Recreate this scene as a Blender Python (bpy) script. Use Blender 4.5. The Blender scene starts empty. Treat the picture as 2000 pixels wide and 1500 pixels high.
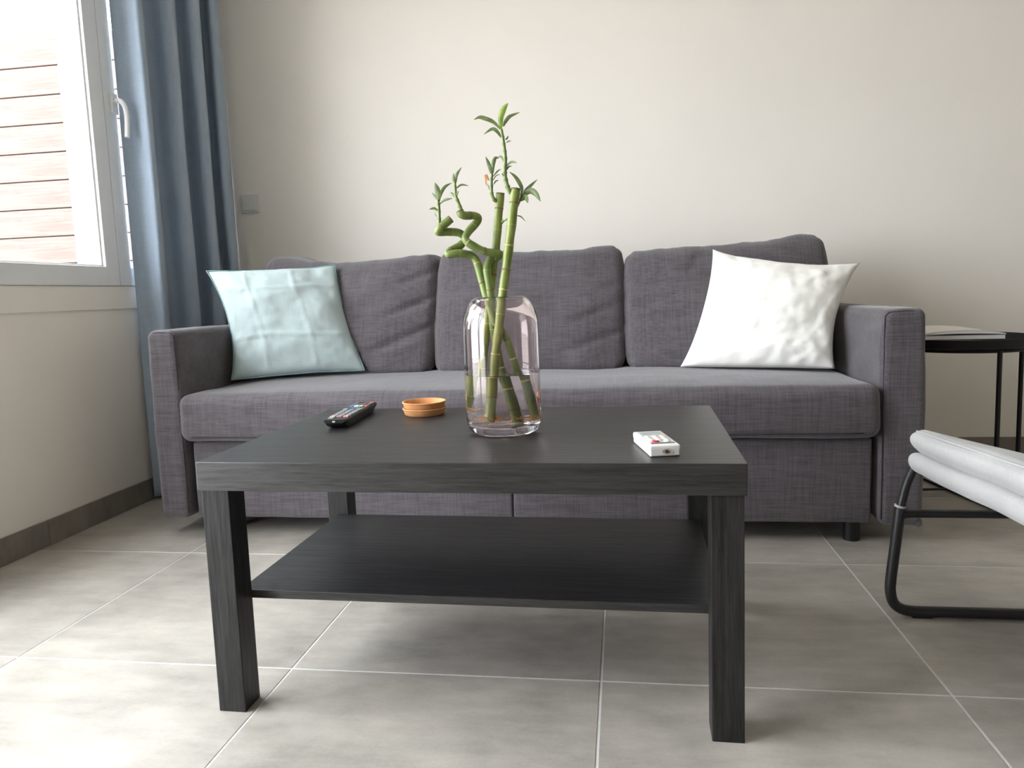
import bpy, bmesh, math, random
from mathutils import Vector, Matrix, noise
random.seed(7)
sc = bpy.context.scene
COL = sc.collection

# ------------------------------------------------------------------ camera, sky, exposure
cam_d = bpy.data.cameras.new('camera'); cam = bpy.data.objects.new('camera', cam_d); COL.objects.link(cam)
sc.camera = cam
def cam_basis(yaw, pitch, roll):
    cy, sy, cp, sp = math.cos(yaw), math.sin(yaw), math.cos(pitch), math.sin(pitch)
    f = Vector((-sy*cp, cy*cp, -sp)); r0 = Vector((cy, sy, 0)); u0 = r0.cross(f)
    r = math.cos(roll)*r0 + math.sin(roll)*u0
    u = -math.sin(roll)*r0 + math.cos(roll)*u0
    return r, u, f
r_, u_, f_ = cam_basis(0.143062, 0.107619, -0.035272)
m = Matrix((r_, u_, -f_)).transposed().to_4x4(); m.translation = Vector((0, 0, 0.71648))
cam.matrix_world = m
cam_d.sensor_fit = 'HORIZONTAL'; cam_d.sensor_width = 36.0
cam_d.lens = 1404.49/2000*36.0
cam_d.shift_x = -15.52/2000; cam_d.shift_y = -26.38/2000
cam_d.clip_start = 0.02

world = bpy.data.worlds.new('sky'); sc.world = world; world.use_nodes = True
wn = world.node_tree.nodes; bg = wn['Background']
bg.inputs[0].default_value = (0.90, 0.945, 1.0, 1); bg.inputs[1].default_value = 11.0
sc.view_settings.view_transform = 'Standard'; sc.view_settings.look = 'None'
sc.view_settings.gamma = 1.0; sc.view_settings.use_curve_mapping = False
sc.view_settings.exposure = 0.62
sc.cycles.max_bounces = 14; sc.cycles.diffuse_bounces = 6; sc.cycles.glossy_bounces = 6
sc.cycles.transmission_bounces = 12; sc.cycles.transparent_max_bounces = 16
sc.cycles.sample_clamp_indirect = 30.0

ROOM = dict(x0=-1.75, x1=4.4, y0=-4.6, y1=3.06, h=2.5)
WIN1 = (1.56, 2.95, 0.79, 2.12)        # y0, y1, z0, z1 of the window in the left wall
WIN2 = (-0.5, 1.40, 0.0, 2.2)        # balcony door opening nearer the camera
for (a, b, c, d) in (WIN1, WIN2):
    ld = bpy.data.lights.new('sky_portal', 'AREA'); ld.shape = 'RECTANGLE'
    ld.size = d-c; ld.size_y = b-a; ld.cycles.is_portal = True
    lo = bpy.data.objects.new('sky_portal', ld); COL.objects.link(lo)
    lo.location = (-2.02, (a+b)/2, (c+d)/2)
    lo.rotation_euler = (0, -math.pi/2, 0)     # -Z axis of the lamp points to +X (into the room)

# ------------------------------------------------------------------ helpers
def tag(o, label=None, cat=None, group=None, kind=None):
    if label: o['label'] = label
    if cat: o['category'] = cat
    if group: o['group'] = group
    if kind: o['kind'] = kind
    return o
def empty(name, loc=(0, 0, 0), rz=0.0, **kw):
    o = bpy.data.objects.new(name, None); COL.objects.link(o)
    o.location = loc; o.rotation_euler = (0, 0, rz); o.empty_display_size = 0.05
    return tag(o, **kw)
def obj(name, geo, mat, parent=None, smooth=False, loc=None, auto=None, **kw):
    """geo = (verts, faces); verts are world coords minus parent's location (or local when parent sits at a frame)"""
    V, F = geo
    me = bpy.data.meshes.new(name)
    off = Vector((0, 0, 0))
    if loc is not None: off = Vector(loc)
    me.from_pydata([tuple(Vector(v)-off) for v in V], [], F)
    me.validate()
    if mat is not None: me.materials.append(mat)
    bm = bmesh.new(); bm.from_mesh(me); bmesh.ops.recalc_face_normals(bm, faces=bm.faces); bm.to_mesh(me); bm.free()
    if smooth:
        me.polygons.foreach_set('use_smooth', [True]*len(me.polygons))
        if auto is not None:
            me.set_sharp_from_angle(angle=math.radians(auto))
    o = bpy.data.objects.new(name, me); COL.objects.link(o)
    if parent is not None:
        o.parent = parent
        if loc is None: o.location = (0, 0, 0)
        else: o.location = off
    elif loc is not None: o.location = off
    return tag(o, **kw)
def rel(geo, p):
    p = Vector(p); return ([tuple(Vector(v)-p) for v in geo[0]], geo[1])
def join(*gs):
    V, F = [], []
    for g in gs:
        n = len(V); V += list(g[0]); F += [tuple(i+n for i in f) for f in g[1]]
    return V, F
def box(x0, x1, y0, y1, z0, z1, bev=0.0):
    if bev <= 0:
        V = [(x, y, z) for x in (x0, x1) for y in (y0, y1) for z in (z0, z1)]
        F = [(0, 1, 3, 2), (4, 6, 7, 5), (0, 4, 5, 1), (2, 3, 7, 6), (0, 2, 6, 4), (1, 5, 7, 3)]
        return V, F
    bm = bmesh.new(); bmesh.ops.create_cube(bm, size=1)
    for v in bm.verts:
        v.co = Vector((x0+(v.co.x+.5)*(x1-x0), y0+(v.co.y+.5)*(y1-y0), z0+(v.co.z+.5)*(z1-z0)))
    bmesh.ops.bevel(bm, geom=bm.edges[:], offset=bev, segments=2, affect='EDGES', profile=0.6)
    bm.verts.index_update()
    V = [tuple(v.co) for v in bm.verts]; F = [tuple(v.index for v in f.verts) for f in bm.faces]
    bm.free(); return V, F
def axis_pts(h, r, n, k=4):
    out = [-h + r*i/k for i in range(k)]
    out += [-(h-r) + 2*(h-r)*i/n for i in range(n+1)]
    out += [h-r + r*(i+1)/k for i in range(k)]
    return out
def soft_box(c, s, r, n=(10, 10, 10), disp=None):
    """rounded box of centre c, size s, edge radius r; disp(local point, unit coords) -> local point"""
    h = [d/2 for d in s]; r = min(r, *[q*0.999 for q in h])
    ax = [axis_pts(h[i], r, n[i]) for i in range(3)]
    V, idx, F = [], {}, []
    def vid(p):
        k = tuple(round(q, 6) for q in p)
        if k not in idx:
            q = Vector([max(-(h[i]-r), min(h[i]-r, p[i])) for i in range(3)])
            d = Vector(p)-q
            # spread angles evenly on the rounding
            d = Vector([math.tan(e/r*math.pi/4) if r > 0 else 0 for e in d])
            P = q + (d.normalized()*r if d.length > 0 else d)
            if disp: P = Vector(disp(P, (p[0]/h[0], p[1]/h[1], p[2]/h[2])))
            idx[k] = len(V); V.append(tuple(P+Vector(c)))
        return idx[k]
    for a in range(3):
        b, d = (a+1) % 3, (a+2) % 3
        for sgn in (-1, 1):
            for i in range(len(ax[b])-1):
                for j in range(len(ax[d])-1):
                    f = []
                    for (ii, jj) in ((i, j), (i+1, j), (i+1, j+1), (i, j+1)):
                        p = [0, 0, 0]; p[a] = sgn*h[a]; p[b] = ax[b][ii]; p[d] = ax[d][jj]
                        f.append(vid(p))
                    F.append(tuple(f if sgn > 0 else f[::-1]))
    return V, F
def smooth_path(P, n=6, closed=False):
    P = [Vector(p) for p in P]; out = []
    N = len(P)
    for i in range(N-1 if not closed else N):
        p1, p2 = P[i], P[(i+1) % N]
        p0 = P[i-1] if (i > 0 or closed) else p1+(p1-p2)
        p3 = P[(i+2) % N] if (i+2 < N or closed) else p2+(p2-p1)
        for k in range(n):
            t = k/n
            out.append(0.5*((2*p1)+(-p0+p2)*t+(2*p0-5*p1+4*p2-p3)*t*t+(-p0+3*p1-3*p2+p3)*t**3))
    if not closed: out.append(P[-1])
    return out
def tube(P, r, seg=10, cap=True, closed=False):
    """P list of points, r number or list"""
    P = [Vector(p) for p in P]; N = len(P); R = r if isinstance(r, (list, tuple)) else [r]*N
    T = []
    for i in range(N):
        a = P[i-1] if (i > 0 or closed) else P[i]; b = P[(i+1) % N] if (i < N-1 or closed) else P[i]
        T.append((b-a).normalized())
    nrm = T[0].orthogonal().normalized(); V, F = [], []
    for i in range(N):
        nrm = (nrm - T[i]*nrm.dot(T[i]))
        nrm = nrm.normalized() if nrm.length > 1e-6 else T[i].orthogonal().normalized()
        bn = T[i].cross(nrm)
        for k in range(seg):
            a = 2*math.pi*k/seg
            V.append(tuple(P[i]+R[i]*(math.cos(a)*nrm+math.sin(a)*bn)))
    for i in range(N-1 if not closed else N):
        j = (i+1) % N
        for k in range(seg):
            F.append((i*seg+k, i*seg+(k+1) % seg, j*seg+(k+1) % seg, j*seg+k))
    if cap and not closed:
        F.append(tuple(range(seg-1, -1, -1))); F.append(tuple((N-1)*seg+k for k in range(seg)))
    return V, F
def lathe(prof, c=(0, 0, 0), seg=48, closed_profile=False):
    V, F = [], []; n = len(prof); rows = []
    for (r, z) in prof:
        if r < 1e-6:
            rows.append([len(V)]); V.append((c[0], c[1], c[2]+z))
        else:
            rows.append(list(range(len(V), len(V)+seg)))
            for k in range(seg):
                a = 2*math.pi*k/seg; V.append((c[0]+r*math.cos(a), c[1]+r*math.sin(a), c[2]+z))
    pairs = list(zip(rows, rows[1:])) + ([(rows[-1], rows[0])] if closed_profile else [])
    for A, B in pairs:
        for k in range(seg):
            k2 = (k+1) % seg
            if len(A) == 1 and len(B) == 1: continue
            if len(A) == 1: F.append((A[0], B[k], B[k2]))
            elif len(B) == 1: F.append((A[k], A[k2], B[0]))
            else: F.append((A[k], A[k2], B[k2], B[k]))
    return V, F
def cyl(c, r, h, seg=20, r2=None):
    r2 = r if r2 is None else r2
    return lathe([(0, 0), (r, 0), (r2, h), (0, h)], c, seg)
def fbm(p, o=3):
    return noise.fractal(Vector(p), 1.0, 2.0, o)

# ------------------------------------------------------------------ materials
def srgb(r, g, b):
    f = lambda c: (c/255/12.92 if c/255 <= .04045 else ((c/255+.055)/1.055)**2.4)
    return (f(r), f(g), f(b), 1)
class NT:
    def __init__(s, name):
        s.m = bpy.data.materials.new(name); s.m.use_nodes = True
        s.t = s.m.node_tree; s.b = s.t.nodes['Principled BSDF']; s.out = s.t.nodes['Material Output']
    def n(s, typ, **kw):
        q = s.t.nodes.new(typ)
        for k, v in kw.items():
            if k.startswith('i_'):
                q.inputs[k[2:].replace('_', ' ')].default_value = v
            else: setattr(q, k, v)
        return q
    def l(s, a, b): s.t.links.new(a, b); return s
    def coords(s, scale=(1, 1, 1), kind='Object', rot=(0, 0, 0)):
        tc = s.n('ShaderNodeTexCoord'); mp = s.n('ShaderNodeMapping')
        mp.inputs['Scale'].default_value = scale; mp.inputs['Rotation'].default_value = rot
        s.l(tc.outputs[kind], mp.inputs['Vector']); return mp.outputs[0]
    def noise(s, vec, scale=5, detail=3, rough=.5):
        q = s.n('ShaderNodeTexNoise'); q.inputs['Scale'].default_value = scale
        q.inputs['Detail'].default_value = detail; q.inputs['Roughness'].default_value = rough
        s.l(vec, q.inputs['Vector']); return q.outputs[0]
    def ramp(s, fac, stops):
        q = s.n('ShaderNodeValToRGB'); e = q.color_ramp.elements
        while len(e) < len(stops): e.new(0.5)
        for i, (p, c) in enumerate(stops): e[i].position = p; e[i].color = c
        s.l(fac, q.inputs[0]); return q.outputs[0]
    def mix(s, fac, a, b, mode='MIX'):
        q = s.n('ShaderNodeMix', data_type='RGBA', blend_type=mode)
        for v, k in ((fac, 0), (a, 6), (b, 7)):
            if hasattr(v, 'links'): s.l(v, q.inputs[k])
            else: q.inputs[k].default_value = v
        return q.outputs[2]
    def math(s, op, a, b=0.0):
        q = s.n('ShaderNodeMath', operation=op)
        for v, k in ((a, 0), (b, 1)):
            if hasattr(v, 'links'): s.l(v, q.inputs[k])
            else: q.inputs[k].default_value = v
        return q.outputs[0]
    def bump(s, h, strength=.2, dist=.002):
        q = s.n('ShaderNodeBump'); q.inputs['Strength'].default_value = strength
        q.inputs['Distance'].default_value = dist; s.l(h, q.inputs['Height'])
        s.l(q.outputs[0], s.b.inputs['Normal'])
    def color(s, c):
        if hasattr(c, 'links'): s.l(c, s.b.inputs['Base Color'])
        else: s.b.inputs['Base Color'].default_value = c
    def set(s, **kw):
        for k, v in kw.items(): s.b.inputs[k.replace('_', ' ')].default_value = v
        return s
def plain(name, c, rough=.5, spec=.5, metal=0.0, var=0.06, nscale=30):
    q = NT(name); v = q.coords()
    f = q.noise(v, nscale, 3)
    lo = tuple(x*(1-var) for x in c[:3])+(1,); hi = tuple(min(1, x*(1+var)) for x in c[:3])+(1,)
    q.color(q.ramp(f, [(.3, lo), (.7, hi)]))
    q.set(Roughness=rough, Metallic=metal); q.b.inputs['Specular IOR Level'].default_value = spec
    return q.m
def linen(name, c, contrast=.35, fine=900, rough=.95, bump=.25, sheen=.15):
    """slubby woven cloth: threads along the vertical and the horizontal"""
    q = NT(name)
    vx = q.coords((0.035, 1, 1)); vz = q.coords((1, .03, 0.035))
    a = q.noise(vx, fine*.33, 2, .6); b = q.noise(vz, fine*.33, 2, .6)
    big = q.noise(q.coords((.25, 1, 1)), 40, 3, .6)
    s = q.math('ADD', q.math('MULTIPLY', a, .45), q.math('MULTIPLY', b, .35))
    s = q.math('ADD', s, q.math('MULTIPLY', big, .2))
    lo = tuple(x*(1-contrast) for x in c[:3])+(1,); hi = tuple(min(1, x*(1+contrast)) for x in c[:3])+(1,)
    q.color(q.ramp(s, [(.38, lo), (.62, hi)]))
    q.set(Roughness=rough); q.b.inputs['Specular IOR Level'].default_value = .15
    if sheen:
        q.b.inputs['Sheen Weight'].default_value = sheen; q.b.inputs['Sheen Roughness'].default_value = .5
    q.bump(s, bump, .001)
    return q.m
def woodgrain(name, c, contrast=.35, axis=0, rough=.38, bump=.12, scale=1.0, spec=.5):
    q = NT(name); sc_ = [1, 1, 1]; sc_ = [13*scale]*3; sc_[axis] = .55*scale
    v = q.coords(tuple(sc_))
    a = q.noise(v, 12, 5, .65); b = q.noise(v, 45, 3, .6)
    s = q.math('ADD', q.math('MULTIPLY', a, .6), q.math('MULTIPLY', b, .4))
    lo = tuple(x*(1-contrast) for x in c[:3])+(1,); hi = tuple(min(1, x*(1+contrast)) for x in c[:3])+(1,)
    q.color(q.ramp(s, [(.36, lo), (.64, hi)]))
    q.set(Roughness=rough)
    rr = q.n('ShaderNodeMapRange'); rr.inputs['From Min'].default_value = .36; rr.inputs['From Max'].default_value = .64
    rr.inputs['To Min'].default_value = spec*.55; rr.inputs['To Max'].default_value = spec*1.0
    q.l(s, rr.inputs['Value']); q.l(rr.outputs[0], q.b.inputs['Specular IOR Level'])
    q.bump(s, bump, .0006)
    return q.m
# ------------------------------------------------------------------ the setting
M = {}
M['wall'] = plain('painted_plaster', srgb(237, 231, 223), .85, .25, var=.012, nscale=3)
M['ceil'] = plain('ceiling_paint', srgb(240, 238, 232), .9, .2, var=.01)
def tile_mat(name, c, rough):
    q = NT(name)
    oi = q.n('ShaderNodeObjectInfo')
    tc = q.n('ShaderNodeTexCoord'); ad = q.n('ShaderNodeVectorMath', operation='MULTIPLY_ADD')
    q.l(tc.outputs['Object'], ad.inputs[0]); ad.inputs[1].default_value = (1, 1, 1)
    mv = q.n('ShaderNodeVectorMath', operation='SCALE'); mv.inputs[0].default_value = (37, 91, 13)
    q.l(oi.outputs['Random'], mv.inputs['Scale']); q.l(mv.outputs[0], ad.inputs[2])
    v = ad.outputs[0]
    a = q.noise(v, 3.2, 6, .62)
    mp = q.n('ShaderNodeMapping'); mp.inputs['Scale'].default_value = (1, 3.5, 1); q.l(v, mp.inputs['Vector'])
    b = q.noise(mp.outputs[0], 9, 4, .6); d = q.noise(v, 160, 2, .5)
    s = q.math('ADD', q.math('MULTIPLY', a, .62), q.math('ADD', q.math('MULTIPLY', b, .3), q.math('MULTIPLY', d, .08)))
    lo = tuple(x*.66 for x in c[:3])+(1,); hi = tuple(min(1, x*1.24) for x in c[:3])+(1,)
    q.color(q.ramp(s, [(.34, lo), (.66, hi)]))
    rr = q.n('ShaderNodeMapRange'); rr.inputs['To Min'].default_value = rough-.05; rr.inputs['To Max'].default_value = rough+.08
    q.l(b, rr.inputs['Value']); q.l(rr.outputs[0], q.b.inputs['Roughness'])
    q.b.inputs['Specular IOR Level'].default_value = .45
    q.bump(d, .06, .0006)
    return q.m
M['tile'] = tile_mat('concrete_look_tile', srgb(172, 166, 157), .40)
M['skirt'] = tile_mat('skirting_tile', srgb(134, 126, 117), .5)
M['grout'] = plain('pale_grout', srgb(214, 213, 210), .9, .2, var=.05, nscale=80)
M['upvc'] = plain('white_window_plastic', srgb(226, 227, 228), .35, .4, var=.01)
q = NT('window_glass'); tr = q.n('ShaderNodeBsdfTransparent'); gl = q.n('ShaderNodeBsdfGlossy'); gl.inputs['Roughness'].default_value = .02
tr.inputs[0].default_value = (.97, .975, .975, 1)
fr = q.n('ShaderNodeLayerWeight'); fr.inputs[0].default_value = .5; mx = q.n('ShaderNodeMixShader')
fac = q.math('ADD', q.math('MULTIPLY', q.math('POWER', fr.outputs['Facing'], 4.0), .7), .035)
q.l(fac, mx.inputs[0]); q.l(tr.outputs[0], mx.inputs[1]); q.l(gl.outputs[0], mx.inputs[2]); q.l(mx.outputs[0], q.out.inputs['Surface'])
M['pane'] = q.m

R = ROOM
fl = empty('floor', (0, 0, 0), kind='structure')
obj('grout_bed', box(R['x0'], R['x1'], R['y0'], R['y1'], -.12, -.0009), M['grout'], fl)
GX, GY, GS, J = -1.25577, 1.26112, .60224, .0019
tile_cache = {}
ix0 = math.floor((R['x0']-GX)/GS); ix1 = math.ceil((R['x1']-GX)/GS)
iy0 = math.floor((R['y0']-GY)/GS); iy1 = math.ceil((R['y1']-GY)/GS)
for i in range(ix0, ix1):
    for j in range(iy0, iy1):
        a0, a1 = max(R['x0'], GX+GS*i+J), min(R['x1'], GX+GS*(i+1)-J)
        b0, b1 = max(R['y0'], GY+GS*j+J), min(R['y1'], GY+GS*(j+1)-J)
        if a1-a0 < .01 or b1-b0 < .01: continue
        w, d = round(a1-a0, 5), round(b1-b0, 5)
        if (w, d) in tile_cache:
            o = tile_cache[(w, d)].copy(); COL.objects.link(o); o.parent = fl
        else:
            o = obj('floor_tile', box(-w/2, w/2, -d/2, d/2, -.01, 0, .0012), M['tile'], fl); tile_cache[(w, d)] = o
        o.location = ((a0+a1)/2, (b0+b1)/2, 0)

def wall_with_holes(x_in, x_out, holes):
    """left wall (normal +X) as boxes around rectangular openings (y0,y1,z0,z1)"""
    g = []; ys = R['y0']-.25
    for (a, b, c, d) in sorted(holes):
        g.append(box(x_out, x_in, ys, a, -.12, R['h']))
        if c > 0.01: g.append(box(x_out, x_in, a, b, -.12, c))
        else: g.append(box(x_out, x_in, a, b, -.12, -.002))
        g.append(box(x_out, x_in, a, b, d, R['h'])); ys = b
    g.append(box(x_out, x_in, ys, R['y1']+.3, -.12, R['h']))
    return join(*g)
obj('wall_left', wall_with_holes(R['x0'], R['x0']-.25, [WIN1, WIN2]), M['wall'], kind='structure')
obj('wall_back', box(R['x0'], R['x1']+.2, R['y1'], R['y1']+.12, -.12, R['h']), M['wall'], kind='structure')
obj('wall_right', box(R['x1'], R['x1']+.2, R['y0']-.2, R['y1'], -.12, R['h']), M['wall'], kind='structure')
obj('wall_front', box(R['x0'], R['x1'], R['y0']-.2, R['y0'], -.12, R['h']), M['wall'], kind='structure')
obj('ceiling', box(R['x0']-.25, R['x1']+.2, R['y0']-.25, R['y1']+.12, R['h'], R['h']+.15), M['ceil'], kind='structure')

# tiled skirting, tile by tile
def skirting(name, start, length, axis, other, first, face):
    p = empty(name, (0, 0, 0), kind='structure'); s = start; nxt = first
    while s < start+length-.005:
        e = min(nxt, start+length)
        if axis == 'y': g = box(other, other+.009*face, s+.001, e-.001, .0005, .078, .001)
        else: g = box(s+.001, e-.001, other, other+.009*face, .0005, .078, .001)
        c = Vector([sum(v[k] for v in g[0])/len(g[0]) for k in range(3)])
        obj('skirting_tile', g, M['skirt'], p, loc=c)
        s = e; nxt = e+.6
    return p
skirting('baseboard_left', WIN2[1], R['y1']-WIN2[1], 'y', R['x0'], 1.904, 1)
skirting('baseboard_back', R['x0']+.01, R['x1']-R['x0']-.01, 'x', R['y1'], -1.3, -1)
skirting('baseboard_right', R['y0'], R['y1']-R['y0']-.01, 'y', R['x1'], -4.2, -1)

# the window: two sashes in one plane, handle on the right sash's meeting stile
w1 = empty('window_1', (R['x0'], 0, 0), kind='structure')
XI, XO = .012, -.05                      # face and back of the sashes, from the wall face
def sash(y0, y1, z0, z1, wl, wr, wb, wt, name='sash'):
    g = join(box(XO, XI, y0, y0+wl, z0, z1, .004), box(XO, XI, y1-wr, y1, z0, z1, .004),
             box(XO, XI-.0006, y0+wl-.002, y1-wr+.002, z0, z0+wb, .003), box(XO, XI-.0006, y0+wl-.002, y1-wr+.002, z1-wt, z1, .003))
    s = obj(name, g, M['upvc'], w1)
    obj('glazing_bead', join(*[box(XO+.016, XI-.012, *b, .002) for b in (
        (y0+wl-.004, y0+wl+.006, z0+wb, z1-wt), (y1-wr-.006, y1-wr+.004, z0+wb, z1-wt),
        (y0+wl, y1-wr, z0+wb-.004, z0+wb+.006), (y0+wl, y1-wr, z1-wt-.006, z1-wt+.004))]), M['upvc'], s)
    obj('pane', box(XO+.022, XO+.028, y0+wl-.004, y1-wr+.004, z0+wb-.004, z1-wt+.004), M['pane'], s, label='clear glass pane, blown out by daylight')
    return s
sash(WIN1[0], 2.3225, .79, 2.115, .065, .0645, .065, .065)
sr = sash(2.3245, WIN1[1]-.002, .79, 2.115, .0605, .065, .065, .065)
hz = 1.418
g1 = box(XI-.002, XI+.012, 2.349, 2.379, 1.383, 1.452, .004)
obj('handle_base', g1, M['upvc'], w1)
hp = [(XI+.008, 2.364, 1.425), (XI+.032, 2.353, 1.424), (XI+.046, 2.352, 1.418), (XI+.052, 2.358, 1.402), (XI+.053, 2.362, 1.376), (XI+.053, 2.360, 1.34), (XI+.052, 2.356, 1.300)]
hp = smooth_path(hp, 5)
obj('handle', tube(hp, [.0085]*len(hp), 12), M['upvc'], w1, smooth=True, auto=50, label='white curved window handle')
obj('trim_1', box(R['x0'], R['x0']+.006, WIN1[0]-.1, WIN1[1]+.02, .709, .789, .002), M['wall'], kind='structure')

# balcony door, outside the picture to the left
w2 = empty('window_2', (R['x0'], 0, 0), kind='structure')
for (a, b) in ((WIN2[0], (WIN2[0]+WIN2[1])/2-.001), ((WIN2[0]+WIN2[1])/2+.001, WIN2[1])):
    g = join(box(-.06, -.005, a, a+.07, 0.001, 2.2, .004), box(-.06, -.005, b-.07, b, 0.001, 2.2, .004),
             box(-.06, -.006, a+.068, b-.068, 0.001, .09, .004), box(-.06, -.006, a+.068, b-.068, 2.12, 2.2, .004))
    s = obj('sash', g, M['upvc'], w2)
    obj('pane', box(-.036, -.03, a+.066, b-.066, .086, 2.124), M['pane'], s)

# ------------------------------------------------------------------ outside the window
M['deck'] = plain('balcony_screed', srgb(190, 184, 175), .8, .3, nscale=8)
M['slat'] = woodgrain('reddish_fence_wood', srgb(108, 90, 85), .25, 0, .8, .2, .6, .2)
M['back'] = plain('grey_fence_backing', srgb(92, 86, 84), .9, .1)
M['postw'] = plain('white_render', srgb(236, 234, 230), .8, .2, var=.02)
obj('added_balcony_floor', box(-9, R['x0']-.251, -9, 9, -.14, -.03), M['deck'], kind='structure')  # unseen balcony floor, added to block sky light from below
fe = empty('wooden_fence', (-3.0, 3.2, -.03), label='reddish wooden slat fence with white post seen through the window', cat='fence')
FZ, FP = -.03, .1325
k0 = 1.0715
def slat(x0, x1, z):
    g = box(x0, x1, 3.2, 3.222, z, z+FP-.006, .002)
    c = Vector(((x0+x1)/2, 3.211, z+FP/2))
    o = obj('slat', g, M['slat'], None, loc=c); o.parent = fe; o.location = c-fe.location
slats_z = [k0+FP*i for i in range(-8, 7)]
for z in slats_z:
    slat(-4.6, -2.606, z); slat(-2.44, -2.01, z)
for (a, b) in ((-2.603, -2.5), (-2.497, -2.443), (-4.7, -4.603)):
    g = box(a, b, 3.185, 3.26, -.03, 2.02, .004); obj('post', rel(g, fe.location), M['postw'], fe)
g = box(-4.6, -2.01, 3.227, 3.25, .15, .2); obj('rail', rel(g, fe.location), M['slat'], fe)
for (a, b) in ((-4.6, -2.606), (-2.44, -2.01)):
    g = box(a, b, 3.2225, 3.226, .02, 1.98); obj('backing', rel(g, fe.location), M['back'], fe)

# ------------------------------------------------------------------ curtain
M['curtain'] = linen('blue_grey_curtain_cloth', srgb(156, 171, 187), .07, 900, .8, .1, .25)
plan = [(-1.731, 2.388), (-1.700, 2.400), (-1.665, 2.396), (-1.632, 2.394), (-1.640, 2.43), (-1.685, 2.50), (-1.712, 2.545), (-1.690, 2.566), (-1.645, 2.555), (-1.625, 2.575), (-1.645, 2.63),
        (-1.690, 2.70), (-1.712, 2.745), (-1.680, 2.745), (-1.640, 2.715), (-1.622, 2.735), (-1.645, 2.80), (-1.69, 2.875), (-1.712, 2.925), (-1.68, 2.92), (-1.645, 2.875), (-1.628, 2.885), (-1.645, 2.94), (-1.68, 3.0), (-1.70, 3.045)]
pl = smooth_path([(x, y, 0) for x, y in plan], 6)
NZ = 60; V = []; F = []
for iz in range(NZ+1):
    z = .012+(R['h']-.014)*iz/NZ; t = z/2.5
    amp = 1.0 - .18*max(0, t-.55)
    for i, p in enumerate(pl):
        s = i/len(pl)
        wob = .010*fbm((s*3.0, z*.9, 2.2), 2)*(1 if 0 < i else .5)
        wob2 = .012*fbm((s*2.0+5, z*.7, 7.7), 2)
        edge = min(1, s/.14)
        xx = -1.668+(p.x+1.668)*(1+edge*(amp-1+.35*fbm((s*4, z*.6, 3), 2))) + wob*edge
        yy = p.y + wob2*edge
        V.append((max(-1.731, xx), min(3.05, yy), z))
n = len(pl)
for iz in range(NZ):
    for i in range(n-1):
        F.append((iz*n+i, iz*n+i+1, (iz+1)*n+i+1, (iz+1)*n+i))
cu = obj('curtain', (V, F), M['curtain'], smooth=True, label='blue-grey floor-length pleated curtain hanging beside the window', cat='curtain')
md = cu.modifiers.new('thickness', 'SOLIDIFY'); md.thickness = .0025; md.offset = 0

# switch plate and screw hole on the back wall
M['switch'] = plain('switch_plastic', srgb(214, 213, 210), .4, .4, var=.01)
sw = empty('blank_wall_plate', (-1.624, 3.06, 1.150), label='square white cover plate on the back wall beside the curtain', cat='switch plate')
obj('plate', box(-.043, .043, -.009, 0, -.04, .04, .004), M['switch'], sw)
obj('rocker', box(-.031, .031, -.0125, -.006, -.030, .030, .003), M['switch'], sw)
ho = obj('screw_anchor', rel(cyl((0, 0, -.002), .0045, .0025, 14), (0, 0, 0)), plain('anchor_grey', srgb(226, 223, 217), .8), label='tiny grey screw plug in the back wall above the sofa', cat='wall plug', loc=(0, 0, 0))
ho.location = (-1.152, 3.0600, 1.413); ho.rotation_euler = (math.pi/2, 0, 0)
# ------------------------------------------------------------------ sofa
SOFA = srgb(88, 83, 87)
M['sofa'] = linen('charcoal_slub_linen', SOFA, .30, 900, .95, .35, .3)
M['seam'] = plain('dark_seam', srgb(62, 59, 63), .9, .1)
M['black'] = plain('black_plastic', srgb(24, 23, 24), .45, .4)
so = empty('sofa', (-.33, 2.5, 0), label='charcoal linen three-seat sofa with square arms against the back wall', cat='sofa')
P0 = Vector(so.location)
def spart(name, geo, mat=None, smooth=True, auto=None, **kw):
    return obj(name, rel(geo, P0), mat or M['sofa'], so, smooth=smooth, auto=auto, **kw)
def wob(amp, f, seed):
    return lambda p, u: (p[0]+amp*fbm((p[0]*f+seed, p[1]*f, p[2]*f)), p[1]+amp*fbm((p[0]*f, p[1]*f+seed, p[2]*f+9)), p[2]+amp*fbm((p[0]*f+3, p[1]*f, p[2]*f+seed)))
def arm(x0, x1, seed, sgn):
    def dp(p, u):
        q = wob(.003, 7, seed)(p, u)
        bulge = .006*(1-u[2]**2)*(1 if abs(u[0]) > .9 else abs(u[0]))
        return (q[0]+bulge*(1 if u[0] > 0 else -1)*.7, q[1], q[2]+.004*(1-u[0]**2)*(u[2] > .9))
    a = spart('arm', soft_box(((x0+x1)/2, 2.525, .345), (x1-x0, 1.03, .585), .02, (8, 30, 22), dp))
    # stitched seam round the front panel of the arm
    y = 2.0125; r = .012
    xi, xo = (x1, x0) if sgn < 0 else (x0, x1); d = 1 if sgn < 0 else -1
    pts = [(xi-.003*d, y+.002, z) for z in (.07, .2, .35, .5, .6)] + [(xi-.005*d, y+.0035, .622), (xi-.013*d, y+.002, .631), ((xi+xo)/2, y, .6345), (xo+.02*d, y+.002, .632)]
    obj('seam', rel(tube(pts, .0014, 6), P0), M['seam'], a, smooth=True)
    return a
arm(-1.440, -1.345, 1.7, -1); arm(.683, .791, 5.1, 1)
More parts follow.
